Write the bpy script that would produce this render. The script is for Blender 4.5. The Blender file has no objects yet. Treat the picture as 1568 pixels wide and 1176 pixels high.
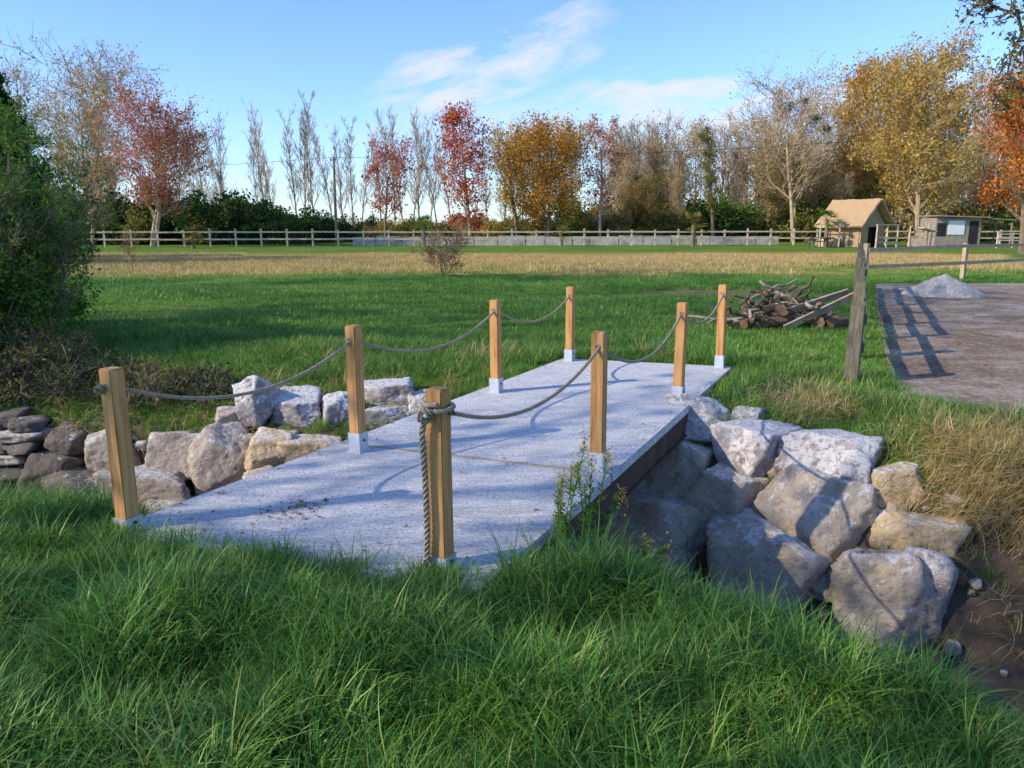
import bpy, bmesh, math, random
import numpy as np
from mathutils import Vector, noise, Matrix
R=math.radians
scene=bpy.context.scene
scene.view_settings.view_transform='Standard'
scene.view_settings.look='None'
scene.view_settings.exposure=0
# ------------------------------------------------------------------ helpers
def link(o,parent=None):
    scene.collection.objects.link(o)
    if parent: o.parent=parent
    return o
def empty(name):
    e=bpy.data.objects.new(name,None); scene.collection.objects.link(e); return e
class MB:
    def __init__(s): s.v=[];s.f=[];s.m=[];s.t=[]
    def face(s,idx,m=0,t=0.5): s.f.append(idx);s.m.append(m);s.t.append(t)
    def tube(s,pts,rad,sides=4,m=0,t=0.5,cap=False):
        base=len(s.v);n=len(pts)
        for i,p in enumerate(pts):
            a=pts[max(i-1,0)];b=pts[min(i+1,n-1)]
            dx,dy,dz=b[0]-a[0],b[1]-a[1],b[2]-a[2]
            l=math.sqrt(dx*dx+dy*dy+dz*dz) or 1
            dx/=l;dy/=l;dz/=l
            if abs(dz)<0.9: ux,uy,uz=-dy,dx,0
            else: ux,uy,uz=0,-dz,dy
            l=math.sqrt(ux*ux+uy*uy+uz*uz) or 1;ux/=l;uy/=l;uz/=l
            vx,vy,vz=dy*uz-dz*uy,dz*ux-dx*uz,dx*uy-dy*ux
            r=rad[i]
            for k in range(sides):
                c=math.cos(2*math.pi*k/sides)*r;q=math.sin(2*math.pi*k/sides)*r
                s.v.append((p[0]+ux*c+vx*q,p[1]+uy*c+vy*q,p[2]+uz*c+vz*q))
        for i in range(n-1):
            for k in range(sides):
                a=base+i*sides+k;b=base+i*sides+(k+1)%sides
                s.face((a,b,b+sides,a+sides),m,t)
        if cap:
            s.face(tuple(base+k for k in range(sides))[::-1],m,t)
            s.face(tuple(base+(n-1)*sides+k for k in range(sides)),m,t)
    def box(s,c,d,m=0,rz=0,t=0.5,rx=0,ry=0):
        M=Matrix.Rotation(rz,3,'Z')@Matrix.Rotation(ry,3,'Y')@Matrix.Rotation(rx,3,'X')
        b=len(s.v)
        for x in(-.5,.5):
            for y in(-.5,.5):
                for z in(-.5,.5):
                    p=M@Vector((x*d[0],y*d[1],z*d[2]));s.v.append((p.x+c[0],p.y+c[1],p.z+c[2]))
        for f in((0,1,3,2),(4,6,7,5),(0,4,5,1),(2,3,7,6),(0,2,6,4),(1,5,7,3)):
            s.face(tuple(b+i for i in f),m,t)
    def leaf(s,p,size,rnd,m=1,t=0.5,asp=1.0):
        a=rnd.uniform(0,6.283);z=rnd.uniform(-1,1);q=math.sqrt(1-z*z)
        u=(q*math.cos(a),q*math.sin(a),z)
        a=rnd.uniform(0,6.283);z=rnd.uniform(-1,1);q=math.sqrt(1-z*z)
        w=(q*math.cos(a),q*math.sin(a),z)
        h=size*.5;g=h*asp
        b=len(s.v)
        s.v.append((p[0]-u[0]*h,p[1]-u[1]*h,p[2]-u[2]*h))
        s.v.append((p[0]+w[0]*g*.6,p[1]+w[1]*g*.6,p[2]+w[2]*g*.6))
        s.v.append((p[0]+u[0]*h,p[1]+u[1]*h,p[2]+u[2]*h))
        s.v.append((p[0]-w[0]*g*.6,p[1]-w[1]*g*.6,p[2]-w[2]*g*.6))
        s.face((b,b+1,b+2,b+3),m,t)
    def mesh(s,name,mats,smooth=False):
        me=bpy.data.meshes.new(name);me.from_pydata(s.v,[],s.f)
        for m in mats: me.materials.append(m)
        me.polygons.foreach_set('material_index',s.m)
        a=me.attributes.new('tint','FLOAT','FACE');a.data.foreach_set('value',s.t)
        if smooth: me.polygons.foreach_set('use_smooth',[True]*len(s.f))
        me.update();return me
    def obj(s,name,mats,parent=None,smooth=False,loc=(0,0,0)):
        o=bpy.data.objects.new(name,s.mesh(name,mats,smooth));o.location=loc
        return link(o,parent)
# ------------------------------------------------------------------ materials
def newmat(name):
    m=bpy.data.materials.new(name);m.use_nodes=True;nt=m.node_tree;nt.nodes.clear()
    out=nt.nodes.new('ShaderNodeOutputMaterial');return m,nt,out
def N(nt,t,**k):
    n=nt.nodes.new(t)
    for a,b in k.items(): setattr(n,a,b)
    return n
def ramp(nt,fac,stops):
    r=N(nt,'ShaderNodeValToRGB');e=r.color_ramp.elements
    while len(e)<len(stops): e.new(0.5)
    for i,(p,c) in enumerate(stops): e[i].position=p;e[i].color=(*c,1)
    nt.links.new(fac,r.inputs[0]);return r.outputs[0]
def noi(nt,scale,detail=6,rough=.6,vec=None,dist=0):
    n=N(nt,'ShaderNodeTexNoise');n.inputs['Scale'].default_value=scale;n.inputs['Detail'].default_value=detail
    n.inputs['Roughness'].default_value=rough;n.inputs['Distortion'].default_value=dist
    if vec is not None: nt.links.new(vec,n.inputs['Vector'])
    return n.outputs[0]
def mixc(nt,fac,a,b,mode='MIX'):
    m=N(nt,'ShaderNodeMix',data_type='RGBA',blend_type=mode)
    for s,v in((0,fac),(6,a),(7,b)):
        if hasattr(v,'is_linked'): nt.links.new(v,m.inputs[s])
        else: m.inputs[s].default_value=v if s==0 else (*v,1)
    return m.outputs[2]
def mth(nt,op,a,b=0.0,c=0.0,clamp=False):
    m=N(nt,'ShaderNodeMath',operation=op,use_clamp=clamp)
    for i,v in enumerate((a,b,c)):
        if hasattr(v,'is_linked'): nt.links.new(v,m.inputs[i])
        else: m.inputs[i].default_value=v
    return m.outputs[0]
def bsdf(nt,out,col,rough=.8,height=None,bs=.3,bd=.02,metal=0,spec=.3):
    b=N(nt,'ShaderNodeBsdfPrincipled')
    if hasattr(col,'is_linked'): nt.links.new(col,b.inputs['Base Color'])
    else: b.inputs['Base Color'].default_value=(*col,1)
    b.inputs['Roughness'].default_value=rough;b.inputs['Metallic'].default_value=metal
    b.inputs['Specular IOR Level'].default_value=spec
    if height is not None:
        u=N(nt,'ShaderNodeBump');u.inputs['Strength'].default_value=bs;u.inputs['Distance'].default_value=bd
        nt.links.new(height,u.inputs['Height']);nt.links.new(u.outputs[0],b.inputs['Normal'])
    nt.links.new(b.outputs[0],out.inputs[0]);return b
def mat_simple(name,c1,c2,scale=5,rough=.85,bs=.4,bd=.02,c3=None,stretch=None,metal=0):
    m,nt,out=newmat(name);tc=N(nt,'ShaderNodeTexCoord');v=tc.outputs['Object']
    if stretch:
        mp=N(nt,'ShaderNodeMapping');mp.inputs['Scale'].default_value=stretch;nt.links.new(v,mp.inputs[0]);v=mp.outputs[0]
    f=noi(nt,scale,5,.65,v)
    st=[(.32,c1),(.68,c2)]
    if c3: st=[(.3,c1),(.5,c2),(.68,c3)]
    bsdf(nt,out,ramp(nt,f,st),rough,noi(nt,scale*3,5,.7,v),bs,bd,metal);return m
def mat_leaf(name,stops,trans=.35,rnd=.0,rough=.6):
    m,nt,out=newmat(name);at=N(nt,'ShaderNodeAttribute',attribute_name='tint')
    f=at.outputs['Fac']
    if rnd:
        oi=N(nt,'ShaderNodeAttribute',attribute_name='rv')
        f=mth(nt,'ADD',f,mth(nt,'MULTIPLY',mth(nt,'SUBTRACT',oi.outputs['Fac'],.5),rnd))
    c=ramp(nt,f,stops)
    d=N(nt,'ShaderNodeBsdfPrincipled') if rnd else N(nt,'ShaderNodeBsdfDiffuse')
    if rnd: d.inputs['Roughness'].default_value=rough;d.inputs['Specular IOR Level'].default_value=.3
    t=N(nt,'ShaderNodeBsdfTranslucent');mx=N(nt,'ShaderNodeMixShader');mx.inputs[0].default_value=trans
    nt.links.new(c,d.inputs[0]);nt.links.new(c,t.inputs[0])
    nt.links.new(d.outputs[0],mx.inputs[1]);nt.links.new(t.outputs[0],mx.inputs[2]);nt.links.new(mx.outputs[0],out.inputs[0])
    return m
# ------------------------------------------------------------------ terrain function
NX=[-60,-12,-3.3,-2.3,-.2,.5,1.3,1.9,3.2,6,60];NY=[9,5.4,4.45,4.1,3.5,3.35,2.75,1.85,0.2,-4,-80]
FX=[-60,-12,-5.4,-2.5,-.5,1.3,2.87,4.5,8,60];FY=[14,8.6,7.7,7.25,7.3,6.35,5.15,4.0,1.5,-40]
def sm(t): t=np.clip(t,0,1);return t*t*(3-2*t)
def heights(x,y):
    n=np.interp(x,NX,NY);f=np.interp(x,FX,FY)
    tn=sm((y-n)/np.where(x>0.4,1.5,1.2))
    right=sm((x+1.0)/1.2)
    d=y-f
    left_prof=np.interp(d,[-.3,0,.45,1.7,3],[0,.06,.66,.95,1.0])
    right_prof=np.interp(d,[-.3,0,1.0,1.5,2.4],[0,.05,.80,.93,1.0])
    up=left_prof*(1-right)+right_prof*right
    z=-1.42*tn*(1-up)
    z=z+.035*np.sin(x*1.7+.6*y)*np.cos(y*1.3-.4*x)*np.clip(1-np.abs(x)/40,0,1)*(tn<.01)*(y<5)
    z=z-.03
    return z
SL=[(-2.33,3.97),(-.15,3.28),(2.70,9.02),(.66,9.62)]
ROAD=[(3.95,7.55),(4.3,6.95),(5.2,6.5),(14,5.4),(40,8),(40,24),(10.8,22.4)]
def inpoly(x,y,P):
    ins=np.zeros(x.shape,bool);n=len(P)
    for i in range(n):
        x1,y1=P[i];x2,y2=P[(i+1)%n]
        c=((y1>y)!=(y2>y))&(x<(x2-x1)*(y-y1)/(y2-y1+1e-9)+x1);ins^=c
    return ins
def axis(a,b,st,lo,hi,g=1.06):
    c=list(np.arange(a,b,st));s=st;v=c[-1]
    while v<hi: s*=g;v+=s;c.append(v)
    s=st;v=a;p=[]
    while v>lo: s*=g;v-=s;p.append(v)
    return np.array(p[::-1]+c)
xs=axis(-7,5.5,.06,-900,900);ys=axis(.5,10.5,.06,-300,1500)
X,Y=np.meshgrid(xs,ys);Z=heights(X,Y)
nz=np.array([noise.fractal(Vector((a*2.3,b*2.3,0)),1.0,2.0,5) if abs(a)<14 and -2<b<26 else 0 for a,b in zip(X.ravel(),Y.ravel())]).reshape(X.shape)
chan=np.clip((-.1-Z)/.4,0,1)
inslab=inpoly(X,Y,[(-2.5,3.9),(0,3.1),(2.8,9.1),(.6,9.8)])
Z=Z+nz*(.02+.09*chan)*np.where(inslab&(Z>-.15),0.0,1.0)
inroad=inpoly(X,Y,[(3.7,7.3),(4.2,6.6),(14,5),(41,7),(41,25),(10.5,23)])
Z=np.where(inroad,-.03,Z)
nr,nc=X.shape
V=np.stack([X.ravel(),Y.ravel(),Z.ravel()],1)
ii=np.arange(nr*nc).reshape(nr,nc)
F=np.stack([ii[:-1,:-1].ravel(),ii[:-1,1:].ravel(),ii[1:,1:].ravel(),ii[1:,:-1].ravel()],1)
me=bpy.data.meshes.new('ground');me.vertices.add(len(V));me.vertices.foreach_set('co',V.ravel())
me.loops.add(F.size);me.loops.foreach_set('vertex_index',F.ravel())
me.polygons.add(len(F));me.polygons.foreach_set('loop_start',np.arange(0,F.size,4));me.polygons.foreach_set('loop_total',np.full(len(F),4))
me.update();me.validate()
me.polygons.foreach_set('use_smooth',[True]*len(F))
a=me.attributes.new('mud','FLOAT','POINT');a.data.foreach_set('value',np.clip((-.22-Z.ravel())/.35,0,1).astype(np.float32))
ground=link(bpy.data.objects.new('ground',me))
m,nt,out=newmat('ground_mat')
geo=N(nt,'ShaderNodeNewGeometry');pos=geo.outputs['Position']
sep=N(nt,'ShaderNodeSeparateXYZ');nt.links.new(pos,sep.inputs[0])
n1=noi(nt,.25,5,.7,pos);n2=noi(nt,6,5,.7,pos)
grass=ramp(nt,n1,[(.3,(.095,.185,.022)),(.5,(.155,.265,.03)),(.7,(.25,.31,.05))])
grass=mixc(nt,mth(nt,'MULTIPLY',n2,.45),grass,(.05,.09,.02))
dry=ramp(nt,noi(nt,.8,5,.75,pos),[(.3,(.38,.23,.06)),(.5,(.56,.35,.11)),(.7,(.32,.30,.07))])
yw=mth(nt,'ADD',sep.outputs[1],mth(nt,'ADD',mth(nt,'MULTIPLY',mth(nt,'SUBTRACT',n1,.5),16),mth(nt,'MULTIPLY',sep.outputs[0],-.06)))
f1=mth(nt,'MULTIPLY',mth(nt,'MULTIPLY_ADD',yw,.25,-5.9,True),mth(nt,'MULTIPLY_ADD',yw,-.2,9.8,True))
fx=mth(nt,'MULTIPLY',mth(nt,'MULTIPLY_ADD',sep.outputs[0],.3,8.5,True),mth(nt,'MULTIPLY_ADD',sep.outputs[0],-.15,4.2,True))
f1=mth(nt,'MULTIPLY',mth(nt,'MULTIPLY',f1,fx),.85)
c=mixc(nt,f1,grass,dry)
bx=mth(nt,'MULTIPLY',mth(nt,'SUBTRACT',sep.outputs[0],5.2),.33);by=mth(nt,'MULTIPLY',mth(nt,'SUBTRACT',sep.outputs[1],19.5),.6)
bb=mth(nt,'SUBTRACT',1.35,mth(nt,'ADD',mth(nt,'MULTIPLY',bx,bx),mth(nt,'ADD',mth(nt,'MULTIPLY',by,by),n2)),0,True)
c=mixc(nt,bb,c,(.26,.19,.10))
mud=ramp(nt,noi(nt,3,7,.75,pos),[(.3,(.08,.06,.042)),(.5,(.15,.118,.085)),(.7,(.25,.205,.155))])
at=N(nt,'ShaderNodeAttribute',attribute_name='mud')
c=mixc(nt,at.outputs['Fac'],c,mud)
bsdf(nt,out,c,.95,noi(nt,18,6,.75,pos),.9,.09,spec=.1)
me.materials.append(m)
# gravel road
bmr=bmesh.new();vs=[bmr.verts.new((x,y,-.026)) for x,y in [(3.98,7.6),(4.12,7.15),(4.5,6.85),(5.2,6.62),(6.5,6.5),(9,6.0),(14,5.4),(40,8),(40,24),(10.8,22.4),(8.5,17.6),(6.3,12.8)]]
bmr.faces.new(vs);me=bpy.data.meshes.new('gravel_road');bmr.to_mesh(me);bmr.free()
m,nt,out=newmat('road_gravel');geo=N(nt,'ShaderNodeNewGeometry');pos=geo.outputs['Position']
ca=ramp(nt,noi(nt,.6,8,.75,pos,.4),[(.34,(.22,.15,.095)),(.47,(.36,.275,.20)),(.55,(.48,.395,.31)),(.68,(.60,.52,.43))])
ca=mixc(nt,ramp(nt,noi(nt,1.7,6,.7,pos),[(.5,(0,0,0)),(.64,(.55,.55,.55))]),ca,(.20,.13,.075))
vo=N(nt,'ShaderNodeTexVoronoi');vo.inputs['Scale'].default_value=26;nt.links.new(pos,vo.inputs[0])
bw=N(nt,'ShaderNodeRGBToBW');nt.links.new(vo.outputs['Color'],bw.inputs[0])
cb=mixc(nt,.6,ca,bw.outputs[0],'SOFT_LIGHT')
bsdf(nt,out,cb,.95,mth(nt,'ADD',noi(nt,25,7,.75,pos),noi(nt,3,4,.6,pos)),1.0,.07,spec=.1);me.materials.append(m)
link(bpy.data.objects.new('gravel_road',me))
# ------------------------------------------------------------------ concrete bridge
m,nt,out=newmat('concrete');tc=N(nt,'ShaderNodeNewGeometry');v=tc.outputs['Position']
na=noi(nt,1.3,8,.65,v);nb=noi(nt,48,6,.8,v);ncx=noi(nt,11,8,.75,v,.6)
mpp=N(nt,'ShaderNodeMapping');mpp.inputs['Rotation'].default_value=(0,0,R(15));mpp.inputs['Scale'].default_value=(1.5,7,1);nt.links.new(v,mpp.inputs[0])
nst=noi(nt,2.6,9,.82,mpp.outputs[0],.7)
c=ramp(nt,na,[(.33,(.57,.565,.555)),(.5,(.67,.66,.645)),(.66,(.76,.745,.72))])
c=mixc(nt,ramp(nt,nst,[(.45,(0,0,0)),(.57,(.85,.85,.85))]),c,(.92,.90,.865))
c=mixc(nt,ramp(nt,ncx,[(.34,(.6,.6,.6)),(.46,(0,0,0))]),c,(.44,.44,.44))
c=mixc(nt,ramp(nt,nb,[(.41,(.95,.95,.95)),(.5,(0,0,0))]),c,(.34,.34,.34))
c=mixc(nt,ramp(nt,noi(nt,2.3,5,.55,v),[(.65,(0,0,0)),(.76,(.35,.35,.35))]),c,(.38,.31,.24))
bsdf(nt,out,c,.9,mth(nt,'ADD',nb,mth(nt,'MULTIPLY',nst,1.6)),1.0,.013,spec=.2);concrete=m
steel=mat_simple('rusty_steel',(.04,.026,.021),(.11,.058,.04),6,.8)
woodstrip=mat_simple('joint_strip',(.34,.26,.17),(.50,.41,.30),20,.8)
bridge=empty('concrete_footbridge')
def prism(name,P,z0,z1,mat,parent,bev=.008):
    bm=bmesh.new();b=[bm.verts.new((x,y,z0)) for x,y in P];t=[bm.verts.new((x,y,z1)) for x,y in P]
    bm.faces.new(b[::-1]);bm.faces.new(t);n=len(P)
    for i in range(n): bm.faces.new((b[i],b[(i+1)%n],t[(i+1)%n],t[i]))
    if bev: bmesh.ops.bevel(bm,geom=bm.edges[:],offset=bev,segments=2,affect='EDGES')
    me=bpy.data.meshes.new(name);bm.to_mesh(me);bm.free();me.materials.append(mat)
    return link(bpy.data.objects.new(name,me),parent)
def lerp(a,b,t): return (a[0]+(b[0]-a[0])*t,a[1]+(b[1]-a[1])*t)
sp=.315
A,B,C,D=SL
E=lerp(A,D,sp);G=lerp(B,C,sp-.02)
E2=lerp(A,D,sp+.005);G2=lerp(B,C,sp-.015)
prism('deck_near',[A,B,G,E],-.075,0,concrete,bridge)
prism('deck_far',[E2,G2,C,D],-.075,0,concrete,bridge)
mb=MB()
ang=math.atan2(G[1]-E[1],G[0]-E[0]);L=math.dist(E,G)
mb.box(((E[0]+G[0]+E2[0]+G2[0])/4,(E[1]+G[1]+E2[1]+G2[1])/4,-.004),(L-.04,.042,.012),0,ang)
mb.obj('expansion_strip',[woodstrip],bridge)
da=math.atan2(C[1]-B[1],C[0]-B[0]);Ld=math.dist(B,C)
for off,nm in((.012,'fascia_beam'),(.16,'beam_right'),(1.0,'beam_mid'),(1.85,'beam_left')):
    mb=MB();cx,cy=(B[0]+C[0])/2,(B[1]+C[1])/2
    nx,ny=-math.sin(da),math.cos(da);ox,oy=nx*off,ny*off
    if nm=='fascia_beam':
        mb.box((cx+ox,cy+oy,-.17),(Ld-.3,.014,.18),0,da);mb.box((cx+ox-nx*.012,cy+oy-ny*.012,-.267),(Ld-.3,.035,.012),0,da)
    else:
        mb.box((cx+ox,cy+oy,-.083),(Ld-.5,.16,.014),0,da);mb.box((cx+ox,cy+oy,-.287),(Ld-.5,.16,.014),0,da);mb.box((cx+ox,cy+oy,-.185),(Ld-.5,.012,.188),0,da)
    mb.obj(nm,[steel],bridge)
deadleaf=mat_leaf('dead_leaf',[(0,(.12,.05,.02)),(.5,(.25,.13,.05)),(1,(.35,.22,.1))],.2)
rn=random.Random(4);mb=MB()
def deckpt(u,v): 
    p=lerp(A,D,u);q=lerp(B,C,u);return lerp(p,q,v)
for i in range(360):
    if i<120: u=rn.gauss(.1,.018);v=rn.gauss(.33,.04)
    elif i<180: u=abs(rn.gauss(0,.03));v=rn.random()
    else: u=rn.uniform(.02,.98);v=rn.choice([rn.uniform(.02,.98),abs(rn.gauss(0,.05)),1-abs(rn.gauss(0,.05))])
    if not(0.01<u<.99 and .01<v<.99): continue
    p=deckpt(u,v);s=rn.uniform(.006,.02);a=rn.uniform(0,6.3);b=len(mb.v)
    for k in range(4):
        mb.v.append((p[0]+math.cos(a+k*1.57)*s*(1 if k%2 else .5),p[1]+math.sin(a+k*1.57)*s*(1 if k%2 else .5),.004+rn.uniform(0,.008)))
    mb.face((b,b+1,b+2,b+3),0,rn.random())
mb.obj('fallen_leaves',[deadleaf])
# ------------------------------------------------------------------ posts & ropes
m,nt,out=newmat('post_timber');tc=N(nt,'ShaderNodeTexCoord');mp=N(nt,'ShaderNodeMapping');mp.inputs['Scale'].default_value=(14,14,1.2)
oi=N(nt,'ShaderNodeObjectInfo');cm=N(nt,'ShaderNodeVectorMath');nt.links.new(tc.outputs['Object'],mp.inputs[0]);nt.links.new(mp.outputs[0],cm.inputs[0])
cv=N(nt,'ShaderNodeCombineXYZ');nt.links.new(mth(nt,'MULTIPLY',oi.outputs['Random'],40),cv.inputs[0]);nt.links.new(cv.outputs[0],cm.inputs[1])
f=noi(nt,1.6,9,.6,cm.outputs[0],.8)
c=ramp(nt,f,[(.3,(.28,.12,.035)),(.48,(.49,.245,.08)),(.7,(.63,.36,.135))])
kn=N(nt,'ShaderNodeTexVoronoi');kn.inputs['Scale'].default_value=5;nt.links.new(tc.outputs['Object'],kn.inputs[0])
c=mixc(nt,ramp(nt,kn.outputs['Distance'],[(.05,(.8,.8,.8)),(.11,(0,0,0))]),c,(.16,.07,.025))
bsdf(nt,out,c,.7,f,.6,.008);timber=m
galv=mat_simple('galvanised_steel',(.42,.45,.49),(.60,.63,.66),25,.45,.1,.002,metal=.2)
m,nt,out=newmat('rope_fibre');tc=N(nt,'ShaderNodeTexCoord');bsdf(nt,out,ramp(nt,noi(nt,60,4,.6,tc.outputs['Object']),[(.3,(.24,.185,.125)),(.7,(.50,.40,.28))]),.95,noi(nt,250,3,.6,tc.outputs['Object']),.6,.003);ropem=m
dark=mat_simple('dark_bolt',(.03,.03,.03),(.06,.06,.06),20,.5)
LP=[(-2.196,4.04,.93),(-1.178,5.537,.967),(-.163,7.61,.953),(.734,9.44,.938)]
RP=[(-.354,3.534,.926),(.602,5.04,.99),(1.639,7.225,.966),(2.53,8.99,.998)]
rn=random.Random(11)
def post(p,buried):
    x,y,h=p;e=empty('rope_post');e.location=(x,y,0);e.rotation_euler=(R(rn.uniform(-.8,.8)),R(rn.uniform(-.8,.8)),da+R(rn.uniform(-3,3)))
    w=.094
    bm=bmesh.new();bmesh.ops.create_cube(bm,size=1)
    for v in bm.verts: v.co=Vector((v.co.x*w,v.co.y*w,.02+(v.co.z+.5)*(h-.02)))
    bmesh.ops.bevel(bm,geom=[q for q in bm.edges],offset=.007,segments=2,affect='EDGES')
    me=bpy.data.meshes.new('shaft');bm.to_mesh(me);bm.free();me.materials.append(timber);link(bpy.data.objects.new('shaft',me),e)
    mb=MB();hh=.07 if buried else .15
    mb.box((0,w/2+.004,hh/2),(w+.016,.005,hh));mb.box((0,-w/2-.004,hh/2),(w+.016,.005,hh))
    mb.box((w/2+.004,0,hh/2),(.005,w+.002,hh));mb.box((-w/2-.004,0,hh/2),(.005,w+.002,hh))
    mb.box((0,0,.004),(w+(.02 if buried else .05),w+.04,.008))
    for sx in(-1,1):
        mb.tube([(0,sx*(w/2+.006),hh*.6),(0,sx*(w/2+.016),hh*.6)],[.01,.01],6,1,cap=True)
    mb.obj('base_shoe',[galv,dark],e)
    mb=MB()
    for s in(-1,1):
        ring=[(s*(w/2+.004),math.cos(a)*.015,h-.1+math.sin(a)*.015) for a in np.linspace(0,2*math.pi,13)]
        mb.tube(ring,[.006]*13,5)
    mb.obj('rope_collar',[ropem],e)
for i,p in enumerate(LP+RP): post(p,i in(0,4))
def strand_rope(mb,pts,R0=.0085,r=.0075,pitch=.075,n=3,step=.012):
    P=[Vector(p) for p in pts];out=[]
    for a,b in zip(P[:-1],P[1:]):
        l=(b-a).length;k=max(1,int(l/step))
        for i in range(k): out.append(a.lerp(b,i/k))
    out.append(P[-1])
    for s in range(n):
        q=[];d=0
        for i,p in enumerate(out):
            t=(out[min(i+1,len(out)-1)]-out[max(i-1,0)]).normalized()
            u=t.cross(Vector((.3,.2,1))if abs(t.z)<.9 else Vector((1,0,0))).normalized();w=t.cross(u)
            if i: d+=(p-out[i-1]).length
            a=d/pitch*2*math.pi+s*2*math.pi/n
            q.append(tuple(p+u*math.cos(a)*R0+w*math.sin(a)*R0))
        mb.tube(q,[r]*len(q),5,0)
def span(a,b,za,zb,sag):
    return [(a[0]+(b[0]-a[0])*t,a[1]+(b[1]-a[1])*t,za+(zb-za)*t-sag*4*t*(1-t)) for t in np.linspace(0,1,24)]
for row,sags in((LP,(.22,.23,.22)),(RP,(.21,.26,.21))):
    mb=MB()
    for i in range(3):
        strand_rope(mb,span(row[i],row[i+1],row[i][2]-.1,row[i+1][2]-.1,sags[i]),.0072,.0062)
    if row is RP:
        x,y,h=RP[0]
        wr=[(x+math.cos(a)*.068,y+math.sin(a)*.068,h-.125+.035*a/6.28) for a in np.linspace(0,11,40)]
        strand_rope(mb,wr)
        kn=[(x-.06+math.cos(a)*.025,y-.065+math.sin(a*1.5)*.02,h-.12+math.sin(a)*.03) for a in np.linspace(0,9,30)]
        strand_rope(mb,kn)
        strand_rope(mb,[(x-.065,y-.06,h-.13),(x-.078,y-.055,h-.2),(x-.07,y-.05,.5),(x-.065,y-.055,.25),(x-.07,y-.05,.06),(x-.1,y-.06,-.0),(x-.13,y-.1,-.01)],.010,.0085,.09)
    else:
        x,y,h=LP[0]
        kn=[(x-.045+math.cos(a)*.016,y-.055+math.sin(a*1.5)*.014,h-.11+math.sin(a)*.02) for a in np.linspace(0,9,30)]
        strand_rope(mb,kn,.006,.005)
    mb.obj('sagging_rope',[ropem],smooth=True)
# ------------------------------------------------------------------ boulders
def rockmat(name,a,b,c,pale):
    m,nt,out=newmat(name);tc=N(nt,'ShaderNodeNewGeometry');v=tc.outputs['Position']
    f=noi(nt,4,8,.7,v,.5);g=noi(nt,7,7,.75,v,1.2);h=noi(nt,22,6,.7,v)
    col=ramp(nt,f,[(.3,a),(.5,b),(.7,c)])
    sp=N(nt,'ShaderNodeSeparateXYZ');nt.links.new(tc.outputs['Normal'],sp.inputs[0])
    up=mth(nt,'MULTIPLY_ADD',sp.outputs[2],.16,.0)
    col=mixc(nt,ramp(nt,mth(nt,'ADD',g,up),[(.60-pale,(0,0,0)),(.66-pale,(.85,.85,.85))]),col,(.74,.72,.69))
    col=mixc(nt,ramp(nt,h,[(.32,(.6,.6,.6)),(.46,(0,0,0))]),col,(.13,.11,.09))
    bsdf(nt,out,col,.92,mth(nt,'ADD',h,mth(nt,'MULTIPLY',f,2.5)),.9,.035,spec=.15);return m
RM={'g':rockmat('rock_grey',(.26,.24,.235),(.40,.385,.38),(.52,.51,.5),.03),
    'm':rockmat('rock_muddy',(.36,.285,.21),(.50,.415,.32),(.60,.52,.42),-.03),
    't':rockmat('rock_tan',(.42,.30,.16),(.62,.47,.28),(.72,.59,.41),-.03),
    'w':rockmat('rock_pale',(.24,.17,.155),(.42,.36,.345),(.6,.56,.54),.07),
    'd':rockmat('rock_dark',(.11,.09,.07),(.19,.16,.13),(.29,.25,.21),-.12)}
def boulder(loc,size,seed,kind,parent,rz=0,sub=5,tilt=0):
    rg=np.random.RandomState(seed)
    bm=bmesh.new();bmesh.ops.create_icosphere(bm,subdivisions=sub,radius=1)
    P=np.array([v.co[:] for v in bm.verts])
    nrm=[];ds=[]
    for ax in range(3):
        for s in(-1,1):
            n=np.zeros(3);n[ax]=s;n+=rg.normal(0,.2,3);n/=np.linalg.norm(n);nrm.append(n);ds.append(rg.uniform(.72,.9))
    for i in range(10):
        n=rg.normal(0,1,3);n/=np.linalg.norm(n);nrm.append(n);ds.append(rg.uniform(.84,1.05))
    nrm=np.array(nrm);ds=np.array(ds)
    dt=P@nrm.T;rr=np.where(dt>.05,ds/np.maximum(dt,.05),9)
    k=44;r=-np.log(np.exp(-k*rr).sum(1))/k
    Q=P*r[:,None]
    for v,q in zip(bm.verts,Q):
        w=Vector(q)*1.6+Vector((seed*3.1,seed*1.7,0))
        d=noise.fractal(w,.9,2.1,5)*.07+noise.fractal(w*4,.8,2.1,4)*.036
        cr=abs(noise.noise(w*1.3));d-=max(0,.035-cr)*1.1
        v.co=Vector(q)*(1+d)
        v.co.x*=size[0]*.56;v.co.y*=size[1]*.56;v.co.z*=size[2]*.56
    me=bpy.data.meshes.new('boulder');bm.to_mesh(me);bm.free()
    me.polygons.foreach_set('use_smooth',[True]*len(me.polygons));me.materials.append(RM[kind])
    o=bpy.data.objects.new('boulder',me);o.location=loc;o.rotation_euler=(tilt,0,rz);return link(o,parent)
wallR=empty('boulder_retaining_wall')
wa=-.66
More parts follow.
